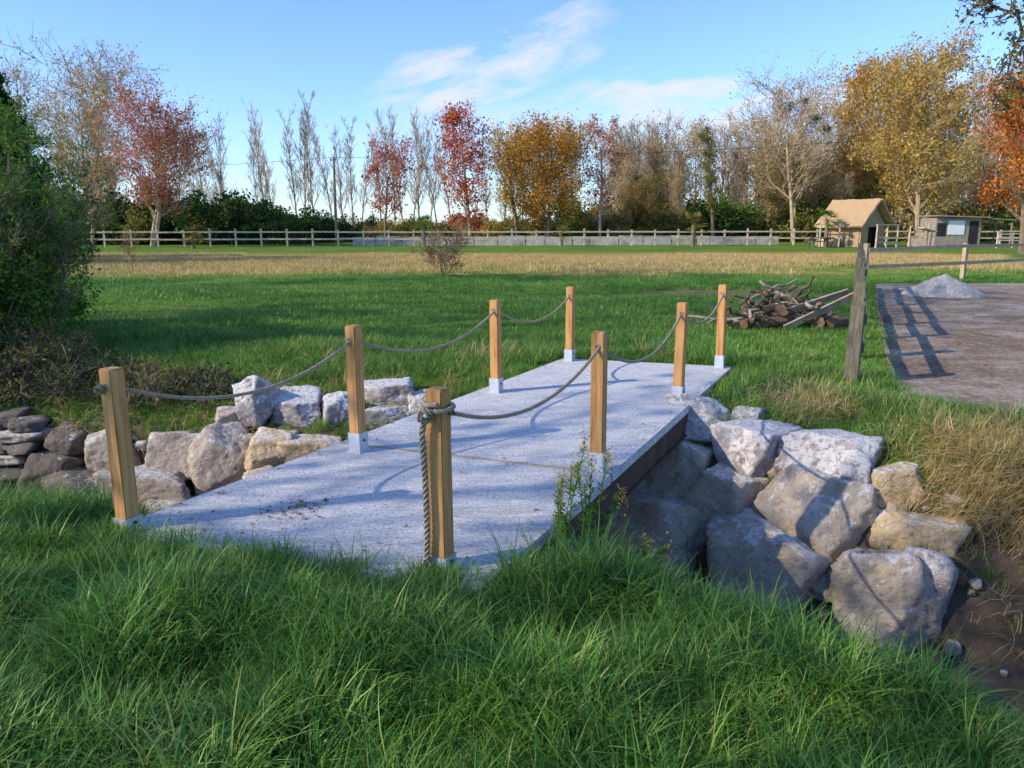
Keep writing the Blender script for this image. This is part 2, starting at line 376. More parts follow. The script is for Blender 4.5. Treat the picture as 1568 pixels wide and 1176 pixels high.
RR=[(1.88,7.2,-.22,.62,.45,.46,'g'),(2.29,6.72,-.36,.64,.5,.54,'w'),(2.85,6.32,-.34,.80,.5,.52,'w'),(1.66,6.95,-.66,.66,.5,.76,'m'),
(2.08,6.52,-.78,.60,.5,.64,'m'),(2.68,6.08,-.76,.92,.55,.76,'m'),(3.26,5.98,-.50,.46,.4,.44,'t'),(3.24,5.75,-.82,.50,.45,.52,'t'),
(2.2,5.95,-1.2,1.05,.6,.72,'m'),(1.36,6.58,-1.14,1.1,.6,.8,'m'),(2.92,5.42,-1.2,.80,.55,.76,'m'),(3.26,5.42,-1.08,.42,.45,.60,'w'),
(1.15,7.1,-.8,.6,.5,.5,'m'),(.75,7.05,-1.2,.7,.5,.7,'d'),(.3,7.2,-.9,.7,.5,.6,'d'),(2.5,6.5,-.58,.34,.3,.3,'m'),(2.35,7.1,-.18,.34,.3,.26,'g'),
(1.5,7.45,-.4,.5,.4,.4,'g'),(3.08,5.95,-.98,.3,.3,.3,'m'),(1.85,6.45,-1.0,.3,.3,.3,'m'),(2.62,5.62,-1.15,.25,.3,.3,'m')]
for i,(x,y,z,a,b,c,k) in enumerate(RR): boulder((x-.05,y-.03,z+.03),(a*1.04,b*1.25,c*1.04),i+1,k,wallR,wa+random.Random(i).uniform(-.2,.2),tilt=R(-12))
rn=random.Random(8)
for i in range(60):
    x=rn.uniform(.5,3.5);d=rn.uniform(-.1,.95);y=float(np.interp(x,FX,FY))+d;z=float(heights(np.array([x]),np.array([y]))[0])
    s=rn.uniform(.05,.16);boulder((x,y,z+.02),(s,s,s*.8),100+i,rn.choice('gmtm'),wallR,rn.uniform(0,3),3)
wallL=empty('boulder_retaining_wall')
LR=[(-2.81,7.98,-.2,.45,.4,.46,'w'),(-2.38,8.05,-.32,.6,.4,.38,'w'),(-1.92,8.05,-.38,.44,.4,.5,'w'),(-1.42,8.42,-.22,.64,.4,.34,'w'),(-1.4,8.1,-.42,.52,.4,.3,'g'),
(-1.02,8.3,-.34,.34,.35,.32,'g'),(-2.55,7.55,-.62,.46,.4,.4,'t'),(-2.08,7.55,-.65,.62,.4,.38,'t'),(-3.05,7.6,-.82,.68,.45,.64,'m'),(-3.62,7.75,-.68,.6,.4,.44,'m'),
(-3.82,7.4,-1.0,.9,.5,.5,'m'),(-5.0,7.78,-.98,.62,.45,.5,'d'),(-4.4,7.85,-.72,.55,.4,.42,'m'),(-4.5,7.55,-1.1,.7,.5,.45,'d'),(-2.54,7.25,-.95,.5,.4,.34,'m'),
(-3.4,7.2,-1.2,.5,.4,.36,'m'),(-1.6,7.6,-.8,.6,.5,.5,'m'),(-1.0,7.6,-.8,.6,.5,.5,'d'),(-.6,8.0,-.4,.5,.4,.4,'g'),(-1.9,7.2,-1.15,.6,.4,.4,'m'),(-3.1,8.0,-.42,.35,.3,.3,'m'),(-4.85,7.95,-.66,.4,.4,.3,'d')]
for i in range(34):
    z=-.46-.115*(i%7);LR.append((-5.4-.42*(i//7)+rn.uniform(-.12,.12),8.05+.08*(i//7)-.05*(i%7)+rn.uniform(-.04,.04),z,rn.uniform(.38,.62),.38,rn.uniform(.10,.14),rn.choice('dmmd')))
for i,(x,y,z,a,b,c,k) in enumerate(LR): boulder((x,y+.03,z),(a*1.0,b*1.1,c*1.02),40+i,k,wallL,.12+random.Random(i).uniform(-.25,.25),4 if i>21 else 5)
for i in range(36):
    x=rn.uniform(-5,-1);d=rn.uniform(-.15,.5);y=float(np.interp(x,FX,FY))+d;z=float(heights(np.array([x]),np.array([y]))[0])
    s=rn.uniform(.05,.16);boulder((x,y,z+.01),(s,s,s*.7),200+i,rn.choice('gmdd'),wallL,rn.uniform(0,3),3)
# ------------------------------------------------------------------ scatter system
def make_scatter(name,pts,rots,scls,idx,coll,realize=True,rv=None):
    me=bpy.data.meshes.new(name);me.vertices.add(len(pts));me.vertices.foreach_set('co',np.asarray(pts,np.float32).ravel())
    a=me.attributes.new('rot','FLOAT_VECTOR','POINT');a.data.foreach_set('vector',np.asarray(rots,np.float32).ravel())
    a=me.attributes.new('scl','FLOAT','POINT');a.data.foreach_set('value',np.asarray(scls,np.float32))
    a=me.attributes.new('idx','INT','POINT');a.data.foreach_set('value',np.asarray(idx,np.int32))
    r0=np.random.RandomState(1).rand(len(pts))
    if rv is not None: r0=r0*.5+.25+rv
    a=me.attributes.new('rv','FLOAT','POINT');a.data.foreach_set('value',r0.astype(np.float32))
    o=link(bpy.data.objects.new(name,me))
    ng=bpy.data.node_groups.new(name+'_gn','GeometryNodeTree')
    ng.interface.new_socket('Geometry',in_out='INPUT',socket_type='NodeSocketGeometry')
    ng.interface.new_socket('Geometry',in_out='OUTPUT',socket_type='NodeSocketGeometry')
    gi=ng.nodes.new('NodeGroupInput');go=ng.nodes.new('NodeGroupOutput')
    mp=ng.nodes.new('GeometryNodeMeshToPoints');iop=ng.nodes.new('GeometryNodeInstanceOnPoints');ci=ng.nodes.new('GeometryNodeCollectionInfo')
    ci.inputs[0].default_value=coll;ci.inputs['Separate Children'].default_value=True;ci.inputs['Reset Children'].default_value=True
    def na(n,t):
        q=ng.nodes.new('GeometryNodeInputNamedAttribute');q.data_type=t;q.inputs[0].default_value=n;return q.outputs[0]
    L=ng.links.new
    L(gi.outputs[0],mp.inputs[0]);L(mp.outputs[0],iop.inputs['Points']);L(ci.outputs[0],iop.inputs['Instance'])
    iop.inputs['Pick Instance'].default_value=True
    L(na('idx','INT'),iop.inputs['Instance Index']);L(na('rot','FLOAT_VECTOR'),iop.inputs['Rotation']);L(na('scl','FLOAT'),iop.inputs['Scale'])
    if realize:
        rl=ng.nodes.new('GeometryNodeRealizeInstances');L(iop.outputs[0],rl.inputs[0]);L(rl.outputs[0],go.inputs[0])
    else: L(iop.outputs[0],go.inputs[0])
    md=o.modifiers.new('scatter','NODES');md.node_group=ng;return o
def clump(name,coll,n,rad,lmin,lmax,w,mat,seed,droop=1.0,segs=4,spread=.5,broad=False):
    rg=random.Random(seed);mb=MB()
    for i in range(n):
        a=rg.uniform(0,6.283);r=rad*math.sqrt(rg.random());x=math.cos(a)*r;y=math.sin(a)*r
        L=rg.uniform(lmin,lmax);ba=a+rg.gauss(0,.9);tilt=rg.uniform(.05,spread);curve=rg.uniform(.3,1.3)*droop
        ww=w*rg.uniform(.6,1.3);t=rg.random()*(.35 if broad else 1)+(.5 if broad else 0);sx,sy=-math.sin(ba+rg.gauss(0,.5)),math.cos(ba)
        px,pz=0.0,-.02;ang=tilt;b=len(mb.v)
        for k in range(segs+1):
            f=k/segs;wd=(ww*(1-f**1.8)*.5 if not broad else ww*.5*math.sin(math.pi*min(1,max(.04,f*.96)))**1.2)+.0003
            cx=x+math.cos(ba)*px;cy=y+math.sin(ba)*px
            mb.v.append((cx-sx*wd,cy-sy*wd,pz));mb.v.append((cx+sx*wd,cy+sy*wd,pz))
            px+=math.sin(ang)*L/segs;pz+=math.cos(ang)*L/segs;ang+=curve/segs*1.3
        for k in range(segs):
            q=b+2*k;mb.face((q,q+1,q+3,q+2),0,t)
    o=bpy.data.objects.new(name,mb.mesh(name,[mat],True));coll.objects.link(o)
gstops=[(0,(.05,.155,.03)),(.35,(.10,.255,.038)),(.65,(.18,.375,.052)),(.92,(.30,.46,.08)),(1,(.40,.44,.13))]
mg=mat_leaf('grass_blade',gstops,.4,.5,.42)
mgd=mat_leaf('dry_grass_blade',[(0,(.34,.24,.08)),(.5,(.60,.43,.17)),(1,(.76,.58,.28))],.35,.4)
cn=bpy.data.collections.new('long_grass_clumps')
for i in range(5): clump(f'a_grass_clump',cn,26,.08,.10,.24,.007,mg,i,1.1,3)
for i in range(2): clump(f'b_tall_grass_clump',cn,24,.06,.20,.36,.0065,mg,10+i,1.5,4)
clump('c_broadleaf_weed',cn,9,.03,.07,.15,.035,mg,15,1.2,4,.9,True)
cm_=bpy.data.collections.new('meadow_grass_clumps')
for i in range(3): clump('meadow_clump',cm_,70,.38,.07,.2,.016,mg,20+i,1.0,2)
cd=bpy.data.collections.new('dry_grass_clumps')
for i in range(3): clump('dry_clump',cd,40,.12,.15,.4,.006,mgd,30+i,1.8,4,.9)
cs=bpy.data.collections.new('stubble_clumps')
for i in range(3): clump('stubble_clump',cs,60,.7,.10,.26,.03,mgd,40+i,.5,1,.5)
rg=np.random.RandomState(3)
def nfield(x,y,s,o=0): return np.array([noise.noise(Vector((a*s+o,b*s,o))) for a,b in zip(x,y)])
n=26000;x=rg.uniform(-4.8,3.0,n);y=rg.uniform(.9,5.9,n)
nn=np.interp(x,NX,NY);keep=(y<nn+.55+rg.uniform(0,.5,n))&(np.abs(x)<y*.85+.6)
u=inpoly(x,y,[(-2.28,4.03),(-.1,3.34),(3,9),(0,9)]);keep&=~u
x=x[keep];y=y[keep];z=heights(x,y)-.01;nf=nfield(x,y,2.2);nf2=nfield(x,y,.9,7)
k2=(nf2>-.38)|(rg.rand(len(x))<.3);x,y,z,nf=x[k2],y[k2],z[k2],nf[k2]
sc=(.84+.6*nf+rg.uniform(-.2,.22,len(x)))
idx=np.where(rg.rand(len(x))<.80,rg.randint(0,5,len(x)),rg.randint(5,7,len(x)));idx=np.where(rg.rand(len(x))<.045,7,idx)
ex=np.concatenate([rg.normal(-2.22,.1,24),rg.normal(-.38,.07,18)]);ey=np.concatenate([rg.normal(3.9,.05,24),rg.normal(3.42,.03,18)])
x=np.concatenate([x,ex]);y=np.concatenate([y,ey]);z=np.concatenate([z,ex*0-.03]);sc=np.concatenate([sc,rg.uniform(.6,.9,len(ex))]);idx=np.concatenate([idx,rg.randint(0,5,len(ex))])
P0=np.array(SL[0]);P1=np.array(SL[1]);dd=(P1-P0)/np.linalg.norm(P1-P0);de=np.abs((x-P0[0])*dd[1]-(y-P0[1])*dd[0])
sc=np.where((de<.3)&(x>-2.5)&(x<0)&(y>3),np.minimum(sc,.78),sc)
rot=np.stack([rg.normal(0,.15,len(x)),rg.normal(0,.15,len(x)),rg.uniform(0,6.28,len(x))],1)
make_scatter('long_grass',np.stack([x,y,z],1),rot,np.clip(sc,.3,1.45),idx,cn,rv=.5*nfield(x,y,1.4,3)+.3*nfield(x,y,4,5))
n=24000;x=rg.uniform(-9,8,n);y=rg.uniform(4.5,13,n);f=np.interp(x,FX,FY)
keep=(y>f+np.where(x<-3.1,.55,np.where(x<-1,1.0,1.1))+rg.uniform(-.2,.3,n))&(y<f+4.5)&(~inpoly(x,y,[(-2.6,4),(0,3),(2.72,8.95),(2.75,9.1),(.6,9.7)]))&(~inpoly(x,y,ROAD))
x=x[keep];y=y[keep]
# tufts growing out of the joints of the two stone walls
tx=np.concatenate([rg.uniform(-5.2,-1.0,260),rg.uniform(1.8,3.6,170)]);tf=np.interp(tx,FX,FY)
ty=tf+np.concatenate([rg.uniform(.35,.95,260),rg.uniform(.3,1.05,170)])
k=~inpoly(tx,ty,[(-2.6,4),(0,3),(2.75,8.95),(.6,9.7)]);tx,ty=tx[k],ty[k]
tsc=np.clip(.45+.5*nfield(tx,ty,2.0),.2,.9)
x=np.concatenate([x,tx]);y=np.concatenate([y,ty])
z=heights(x,y)-.01;nf=nfield(x,y,1.2);sc=np.clip(.9+.6*nf,.5,1.4);sc[-len(tx):]=tsc;z[-len(tx):]+=.03
idx=rg.randint(0,5,len(x));rot=np.stack([rg.normal(0,.2,len(x)),rg.normal(0,.2,len(x)),rg.uniform(0,6.28,len(x))],1)
make_scatter('bank_grass',np.stack([x,y,z],1),rot,sc,idx,cn,rv=.7*nfield(x,y,1.0,3))
n=24000;y=5+rg.rand(n)**.8*30;x=rg.uniform(-1,1,n)*(y*.75+1);f=np.interp(x,FX,FY)
keep=(y>f+2.5)&(~inpoly(x,y,[(-2.6,4),(0,3),(2.95,8.8),(2.95,9.3),(.4,10)]))&(~inpoly(x,y,[(3.8,7.4),(4.2,6.6),(14,5.0),(40,7.7),(40,24.4),(10.6,22.8)]))
keep&=(rg.rand(n)<np.where(y>26,.3,1))
keep&=~(((x-5.2)/2.5)**2+((y-19.5)/1.3)**2<rg.uniform(.3,1.1,n))
x=x[keep];y=y[keep];z=heights(x,y)-.02;nf=nfield(x,y,.35)
rot=np.stack([rg.normal(0,.05,len(x)),rg.normal(0,.05,len(x)),rg.uniform(0,6.28,len(x))],1)
make_scatter('meadow_grass',np.stack([x,y,z],1),rot,np.clip(.8+.5*nf,.4,1.3),rg.randint(0,3,len(x)),cm_,rv=.12+.7*nfield(x,y,.3,3)+.2*nfield(x,y,1.5,8))
n=7000;y=rg.uniform(24,45,n);x=rg.uniform(-30,29,n);nf=nfield(x,y,.12)
keep=(y+nf*10>26)&(y+nf*10<44)&(x<27+nf*4)&(x>-29+nf*4)&(rg.rand(n)<np.clip((y+nf*10-24)/8,0,1))
x,y=x[keep],y[keep];rot=np.stack([0*x,0*x,rg.uniform(0,6.28,len(x))],1)
make_scatter('dry_stubble',np.stack([x,y,0*x-.03],1),rot,rg.uniform(.5,1.0,len(x)),rg.randint(0,3,len(x)),cs)
px=np.concatenate([rg.normal(3.85,.32,380),rg.normal(-3.3,1.5,130),rg.normal(2.9,.4,90),rg.normal(-.2,1.5,40)])
py=np.concatenate([rg.normal(5.8,.35,380),rg.normal(8.5,.3,130),rg.normal(7.2,.25,90),rg.normal(9.8,.2,40)])
k=~inpoly(px,py,SL);px,py=px[k],py[k]
pz=heights(px,py)-.02;rot=np.stack([rg.uniform(.2,.6,len(px)),rg.normal(0,.2,len(px)),rg.normal(.6,.5,len(px))],1)
make_scatter('dry_grass',np.stack([px,py,pz],1),rot,rg.uniform(.5,1.15,len(px)),rg.randint(0,3,len(px)),cd)
# ------------------------------------------------------------------ trees
bark=mat_simple('bark_brown',(.14,.10,.06),(.28,.21,.14),3)
barkl=mat_simple('bark_pale',(.32,.235,.14),(.55,.42,.27),2)
barkd=mat_simple('bark_dark',(.06,.05,.035),(.13,.10,.075),3)
LF={}
def lf(n,st,tr=.4): LF[n]=mat_leaf('foliage_'+n,st,tr)
lf('red',[(0,(.24,.03,.015)),(.5,(.60,.09,.035)),(1,(.76,.26,.08))])
lf('pink',[(0,(.30,.08,.05)),(.5,(.58,.16,.10)),(1,(.70,.30,.18))])
lf('orange',[(0,(.25,.12,.015)),(.5,(.56,.28,.035)),(1,(.72,.43,.08))])
lf('redorange',[(0,(.30,.07,.01)),(.5,(.70,.20,.025)),(1,(.82,.38,.08))])
lf('yellow',[(0,(.26,.17,.03)),(.5,(.56,.36,.07)),(1,(.70,.50,.14))])
lf('tan',[(0,(.25,.17,.07)),(.5,(.47,.34,.155)),(1,(.6,.46,.25))])
lf('green',[(0,(.035,.085,.012)),(.5,(.10,.21,.03)),(1,(.21,.34,.06))])
lf('dark',[(0,(.014,.035,.012)),(.5,(.035,.075,.02)),(1,(.08,.14,.035))],.2)
lf('olive',[(0,(.09,.085,.02)),(.5,(.20,.185,.042)),(1,(.33,.30,.085))])
def tree_mb(H,cr,seed,tr=.18,first=.25,nb=(16,6,5),ang=(50,45,45),up=.12,leaf=None,minr=.012,wob=.12,shape='round',lean=0,multi=1,lfrac=1,wob0=None):
    rg=random.Random(seed);mb=MB();lv=len(nb)
    def perp(d,a):
        u=Vector((-d.y,d.x,0)) if abs(d.z)<.95 else Vector((1,0,0));u.normalize();w=d.cross(u);return u*math.cos(a)+w*math.sin(a)
    def br(p,d,L,r,lev,clumpt):
        n=7 if lev==0 else (4 if lev==1 else 3 if lev==2 else 2)
        wb=(wob0 if wob0 is not None else wob*.6) if lev==0 else wob
        pts=[p.copy()];ds=[d.copy()];q=p.copy();e=d.copy()
        for i in range(n):
            e=(e+Vector((rg.gauss(0,wb),rg.gauss(0,wb),rg.gauss(0,wb)*.6+(up if lev else 0.05)))).normalized()
            q=q+e*(L/n);pts.append(q.copy());ds.append(e.copy())
        rad=[max(minr*.6,r*(1-.82*i/n)) for i in range(n+1)]
        mb.tube(pts,rad,7 if lev==0 else (4 if lev==1 else 3),0,rg.random())
        if lev<lv:
            for k in range(nb[lev]):
                t=(first+(1-first)*((k+rg.random())/nb[lev])) if lev==0 else rg.uniform(.2,1)
                f=t*n;i=min(int(f),n-1);pp=pts[i].lerp(pts[i+1],f-i);dd=ds[i]
                a=R(ang[lev]*rg.uniform(.7,1.25));az=k*2.4+rg.uniform(-.5,.5)
                nd=(dd*math.cos(a)+perp(dd,az)*math.sin(a)).normalized()
                if lev==0:
                    tt=(t-first)/(1-first)
                    if shape=='round': l=cr*(.55+.55*math.sin(math.pi*min(1,tt*.8+.12)))*rg.uniform(.7,1.15)
                    elif shape=='column': l=cr*(1.0-.35*tt)*rg.uniform(.5,1.4)
                    else: l=cr*(1.05-.95*tt)*rg.uniform(.8,1.1)
                else: l=L*rg.uniform(.35,.62)
                rr=rad[i]*rg.uniform(.4,.55) if lev==0 else rad[i]*.6
                ct=min(1,max(0,rg.gauss(.5,.26))) if lev<=1 else clumpt
                br(pp,nd,l,max(rr,minr),lev+1,ct)
        if leaf and lev>=lv:
            cnt,sz,spr=leaf[:3]
            if rg.random()<lfrac:
              for _ in range(cnt):
                f=rg.random()*n;i=min(int(f),n-1);pp=pts[i].lerp(pts[i+1],f-i)
                pp=(pp.x+rg.gauss(0,spr),pp.y+rg.gauss(0,spr),pp.z+rg.gauss(0,spr))
                mb.leaf(pp,sz*rg.uniform(.6,1.4),rg,1,min(1,max(0,clumpt+rg.gauss(0,.18))))
    for k in range(multi):
        d=Vector((lean+(rg.gauss(0,.18) if multi>1 else 0),rg.gauss(0,.18) if multi>1 else 0,1)).normalized()
        br(Vector((0,0,-.1)),d,H*(.96 if k==0 else rg.uniform(.75,.95)),tr*(1 if multi==1 else .7),0,.5)
    return mb
def tree(name,x,y,*a,bk=None,lm='tan',**k):
    return tree_mb(*a,**k).obj(name,[bk or bark,LF[lm]],loc=(x,y,-.03))
tree('bare_tree',-40,71,15.3,5.2,1,tr=.3,nb=(20,8,6),leaf=(4,.2,.3),lm='yellow',bk=barkl,minr=.024,multi=2)
tree('maple_tree',-28.3,60,10.4,3.9,2,tr=.26,nb=(18,8,6),leaf=(8,.19,.24),lm='pink',bk=barkl,minr=.018,first=.2,multi=2,up=.16,lfrac=.85)
tree('young_red_tree',-31.3,57,6.2,2.6,3,tr=.13,nb=(14,7,5),leaf=(3,.13,.15),lm='redorange',bk=barkl,minr=.016,first=.15,up=.2,lfrac=.6)
tree('red_maple_tree',-11.6,70,8.0,2.5,4,tr=.15,nb=(14,7,5),leaf=(8,.24,.28),lm='pink',bk=bark,minr=.016,lfrac=.7)
tree('red_maple_tree',-3.8,70,10.8,2.7,5,tr=.2,nb=(20,8,5),leaf=(10,.25,.3),lm='red',bk=barkl,minr=.016,lfrac=.75,first=.1,wob0=.03)
tree('orange_oak_tree',3.4,72,9.2,4.2,6,tr=.28,nb=(20,9,6),leaf=(11,.24,.32),lm='orange',bk=bark,first=.12,multi=2,lfrac=.85)
tree('orange_oak_tree',.6,76,9.6,3.0,61,tr=.24,nb=(16,8,6),leaf=(9,.22,.3),lm='yellow',bk=bark,first=.2,lfrac=.85)
tree('pink_maple_tree',8.3,72,10.2,2.2,7,tr=.15,nb=(14,7,5),leaf=(6,.2,.2),lm='pink',bk=barkl,minr=.016)
mt=tree_mb(14.6,5.0,8,tr=.3,nb=(20,8,6),leaf=(3,.2,.3),minr=.022,multi=2)
rgm=random.Random(5)
for cx,cy,cz,cr_ in((-1.4,-.5,12.6,.6),(1.0,-.8,11.5,.4),(.2,.2,13.2,.32),(2.4,0,10.6,.38)):
    for _ in range(320):
        v=Vector((rgm.gauss(0,1),rgm.gauss(0,1),rgm.gauss(0,1))).normalized()*cr_*rgm.random()**.4*rgm.uniform(.7,1.3)
        mt.leaf((cx+v.x,cy+v.y,cz+v.z),.14,rgm,2,rgm.random())
mt.obj('bare_tree_with_mistletoe',[barkl,LF['tan'],LF['dark']],loc=(27.6,75,-.03))
tree('golden_oak_tree',36.2,68,14.0,5.4,9,tr=.34,nb=(22,9,6),leaf=(12,.26,.34),lm='yellow',bk=barkl,first=.15,multi=2,minr=.02,lfrac=.8)
tree('golden_oak_tree',37.5,80,16.0,4.4,91,tr=.3,nb=(20,8,6),leaf=(12,.27,.34),lm='orange',bk=barkl,first=.3,minr=.02)
tree('red_oak_tree',30.8,46,9.4,3.2,10,tr=.24,nb=(22,9,6),leaf=(14,.18,.27),lm='redorange',bk=bark,first=.15,minr=.015,lfrac=.9)
tree('ivy_covered_tree',19.5,74,11,.8,11,tr=.2,nb=(24,6,3),leaf=(12,.15,.2),lm='olive',shape='column')
for (x,y,h,r,s) in((-21.6,33.5,8.0,2.4,12),(-25.5,38,9.2,2.8,121)):
    tree('conifer_tree',x,y,h,r,s,tr=.2,nb=(50,8,4),ang=(80,45,40),up=-.03,leaf=(14,.14,.1),lm='dark',bk=barkd,first=.06,shape='cone')
tree('bare_shrub',-2.35,25.5,1.4,.85,14,tr=.022,nb=(7,5,4),leaf=(1,.07,.05),lm='orange',bk=bark,first=.02,multi=5,minr=.008,up=.06,ang=(55,45,45))
tree('sapling',-14.0,28,1.3,.5,15,tr=.02,nb=(7,5,3),leaf=(3,.05,.04),lm='olive',bk=bark,first=.3,minr=.006)
for (x,y,h,r,s,lm,lfr) in((-13.5,1.0,9.5,3.2,20,'orange',.12),(-14.5,-4.6,11,3.4,21,'green',.18),(-17.5,6.5,17,4.2,22,'yellow',.28),(-20,11.5,17,4.6,23,'green',.6),(-26,16.5,17,4.6,24,'tan',.7),(-34,27,14,4.6,25,'green',.8)):
    tree('shade_tree',x,y,h,r,s,tr=.2,nb=(16,7,4),leaf=(6,.26,.28),lm=lm,bk=bark,first=.4,lfrac=lfr)
t=tree_mb(7.6,2.6,30,tr=.2,nb=(14,7,5),leaf=(6,.09,.1),first=.72,minr=.01)
rgm=random.Random(9)
def hang(p,q,r0,dep):
    P=[Vector(p).lerp(Vector(q),i/6)+Vector((rgm.gauss(0,.05),rgm.gauss(0,.05),rgm.gauss(0,.04))) for i in range(7)]
    t.tube([tuple(a) for a in P],[r0*(1-.8*i/6) for i in range(7)],5,0)
    for a in P[1:]:
        if dep<2:
            for _ in range(3 if dep else 2):
                v=(Vector(q)-Vector(p)).normalized()*.6+Vector((rgm.gauss(0,.5),rgm.gauss(0,.5),rgm.gauss(-.15,.45)))
                hang(a,a+v*((.9,.35)[dep]),r0*.4,dep+1)
        else:
            for _ in range(5): t.leaf((a.x+rgm.gauss(0,.03),a.y+rgm.gauss(0,.03),a.z+rgm.gauss(0,.03)),.06,rgm,1,rgm.random())
hang((0,0,5.2),(-4.4,-.9,4.1),.05,0)
t.obj('overhanging_tree',[barkd,LF['olive']],loc=(10.2,10,-.03))
def shrub_mb(H,r,seed,n,sz,stems=12,cl=26):
    rg=random.Random(seed);mb=MB()
    cs=[]
    for i in range(cl):
        a=rg.uniform(0,6.28);q=r*math.sqrt(rg.random());h=H*rg.uniform(.12,.9)*(1-.4*(q/r)**2);cs.append((math.cos(a)*q,math.sin(a)*q,h,rg.uniform(.18,.34)*r,min(1,max(0,rg.gauss(.5,.25)))))
    for c in cs[:]:
        mb.tube([(c[0]*.2,c[1]*.2,0),(c[0]*.6,c[1]*.6,c[2]*.5),(c[0],c[1],c[2])],[.025*H/2,.016*H/2,.006],4,0)
        for _ in range(stems):
            v=Vector((rg.gauss(0,1),rg.gauss(0,1),rg.gauss(.5,1))).normalized()*c[3]*rg.uniform(1,1.9)
            mb.tube([(c[0],c[1],c[2]),(c[0]+v.x*.6,c[1]+v.y*.6,c[2]+v.z*.6),(c[0]+v.x,c[1]+v.y,c[2]+v.z)],[.005,.003,.002],3,0)
            for _ in range(max(1,n//(cl*stems))):
                f=rg.uniform(.1,1.02)
                mb.leaf((c[0]+v.x*f+rg.gauss(0,sz*.8),c[1]+v.y*f+rg.gauss(0,sz*.8),c[2]+v.z*f+rg.gauss(0,sz*.8)),sz*rg.uniform(.6,1.4),rg,1,min(1,max(0,c[4]+rg.gauss(0,.2))))
    return mb
for (x,y,h,r,s,lm,n) in((-7.5,10.6,3.0,1.1,50,'green',20000),(-8.8,12.8,4.2,1.6,51,'green',20000),(-6.9,9.5,1.7,.8,52,'green',9000),(-7.5,9.2,2.4,1.0,53,'green',13000),(-6.0,9.6,.9,.5,54,'olive',3000),(-9.8,10.8,3.3,1.4,55,'green',12000),
 (-5.9,8.9,.7,.6,56,'olive',2500),(-5.0,8.75,.5,.5,57,'dark',2000),(-6.7,8.8,1.0,.7,58,'dark',4000),(-4.2,8.6,.4,.5,59,'olive',1500),(-3.6,8.5,.35,.4,60,'dark',1200)):
    shrub_mb(h,r,s,n,.065 if h>1 else .045,16,34).obj('leafy_shrub' if h>1 else 'bramble_bush',[bark,LF[lm]],loc=(x,y,-.1 if h>1 else -.3))
tree('twiggy_shrub',-6.5,10.3,2.5,.8,57,tr=.03,nb=(9,6,4),leaf=(4,.055,.05),lm='green',bk=bark,first=.1,multi=5,minr=.005,up=.15,ang=(35,40,45))
# ---- distant masses
ct=bpy.data.collections.new('distant_tree_types')
def addt(name,mb,mats):
    o=bpy.data.objects.new(name,mb.mesh(name,mats));ct.objects.link(o)
addt('t0_bare_poplar',tree_mb(12,2.3,70,tr=.11,nb=(26,6,3),ang=(26,26,28),up=.20,leaf=None,minr=.02,shape='column',first=.2,wob=.08),[barkl,LF['tan']])
addt('t1_bare_poplar',tree_mb(12,1.9,71,tr=.10,nb=(26,6,3),ang=(24,26,28),up=.20,leaf=(1,.12,.2),minr=.02,shape='column',first=.25,wob=.08,lfrac=.5),[barkl,LF['tan']])
addt('t2_bare_round',tree_mb(11,3,72,tr=.16,nb=(18,8,5),leaf=(2,.18,.3),minr=.022,first=.15,ang=(40,40,40),up=.18),[barkl,LF['tan']])
addt('t3_thin_leaf',tree_mb(10,2.8,73,tr=.18,nb=(16,7,5),leaf=(5,.22,.3),minr=.02,first=.15),[bark,LF['yellow']])
addt('t4_olive_tree',tree_mb(9,2.4,74,tr=.18,nb=(16,7,5),leaf=(8,.22,.3),minr=.02,first=.1),[bark,LF['olive']])
addt('t5_bare_round',tree_mb(11,2.6,75,tr=.16,nb=(18,7,5),leaf=(4,.18,.3),minr=.022,first=.12,up=.25,ang=(38,40,40)),[barkl,LF['tan']])
rr=random.Random(77);P=[];RO=[];S=[];I=[]
def put(x,y,i,h):
    P.append((x,y,-.05));RO.append((0,0,rr.uniform(0,6.28)));S.append(h);I.append(i)
def px2x(px,y): return (px-784)/1150/1.045*y
rows=[(310,86,2,.95),(330,90,0,1.08),(345,92,1,.95),(398,88,0,1.12),(412,95,1,1.05),(448,90,1,1.1),(460,86,1,1.2),(475,95,0,1.2),(505,90,1,1.05),(520,94,0,1.0),(535,88,1,1.02),(548,96,1,1.0),(580,92,1,1.05),(600,95,0,1.15),(615,92,1,1.15),(628,90,1,1.1),(640,98,0,1.2),(655,92,1,1.1),(668,90,1,1.05),(690,95,1,1.0),
(770,95,2,.95),(880,92,5,1.0),(930,88,5,.95),(950,84,5,1.0),(970,90,2,1.05),(985,92,0,1.05),(1005,86,5,1.05),(1030,95,0,1.15),(1048,86,2,1.06),(1070,90,5,1.1),(1095,86,5,1.0),(1120,92,2,1.05),(1150,86,5,1.05),(1175,90,5,1.15),(1200,86,2,1.2),(1225,95,0,1.3),(1260,92,2,1.25),(1285,86,5,1.25),(1300,88,5,1.25),(1335,92,2,1.35),(1365,90,5,1.3),(1390,96,2,1.4),(1405,88,5,1.2),(1470,92,5,1.5),(1500,90,2,1.5),(1540,94,2,1.55),(1580,92,5,1.5),(1620,90,2,1.4),
(40,85,2,1.5),(10,80,5,1.4),(135,88,2,1.25),(170,92,5,1.2),(270,95,2,1.0),(-40,85,5,1.5),(-90,80,2,1.4)]
for q in rows: put(px2x(q[0],q[1]),q[1],q[2],q[3])
for i in range(65):
    y=rr.uniform(98,130);put(rr.uniform(12,115),y,rr.choice([0,2,2,5,5]),rr.uniform(1.0,1.3))
for i in range(14):
    y=rr.uniform(105,135);put(rr.uniform(-90,10),y,rr.choice([0,1,0]),rr.uniform(1.0,1.3))
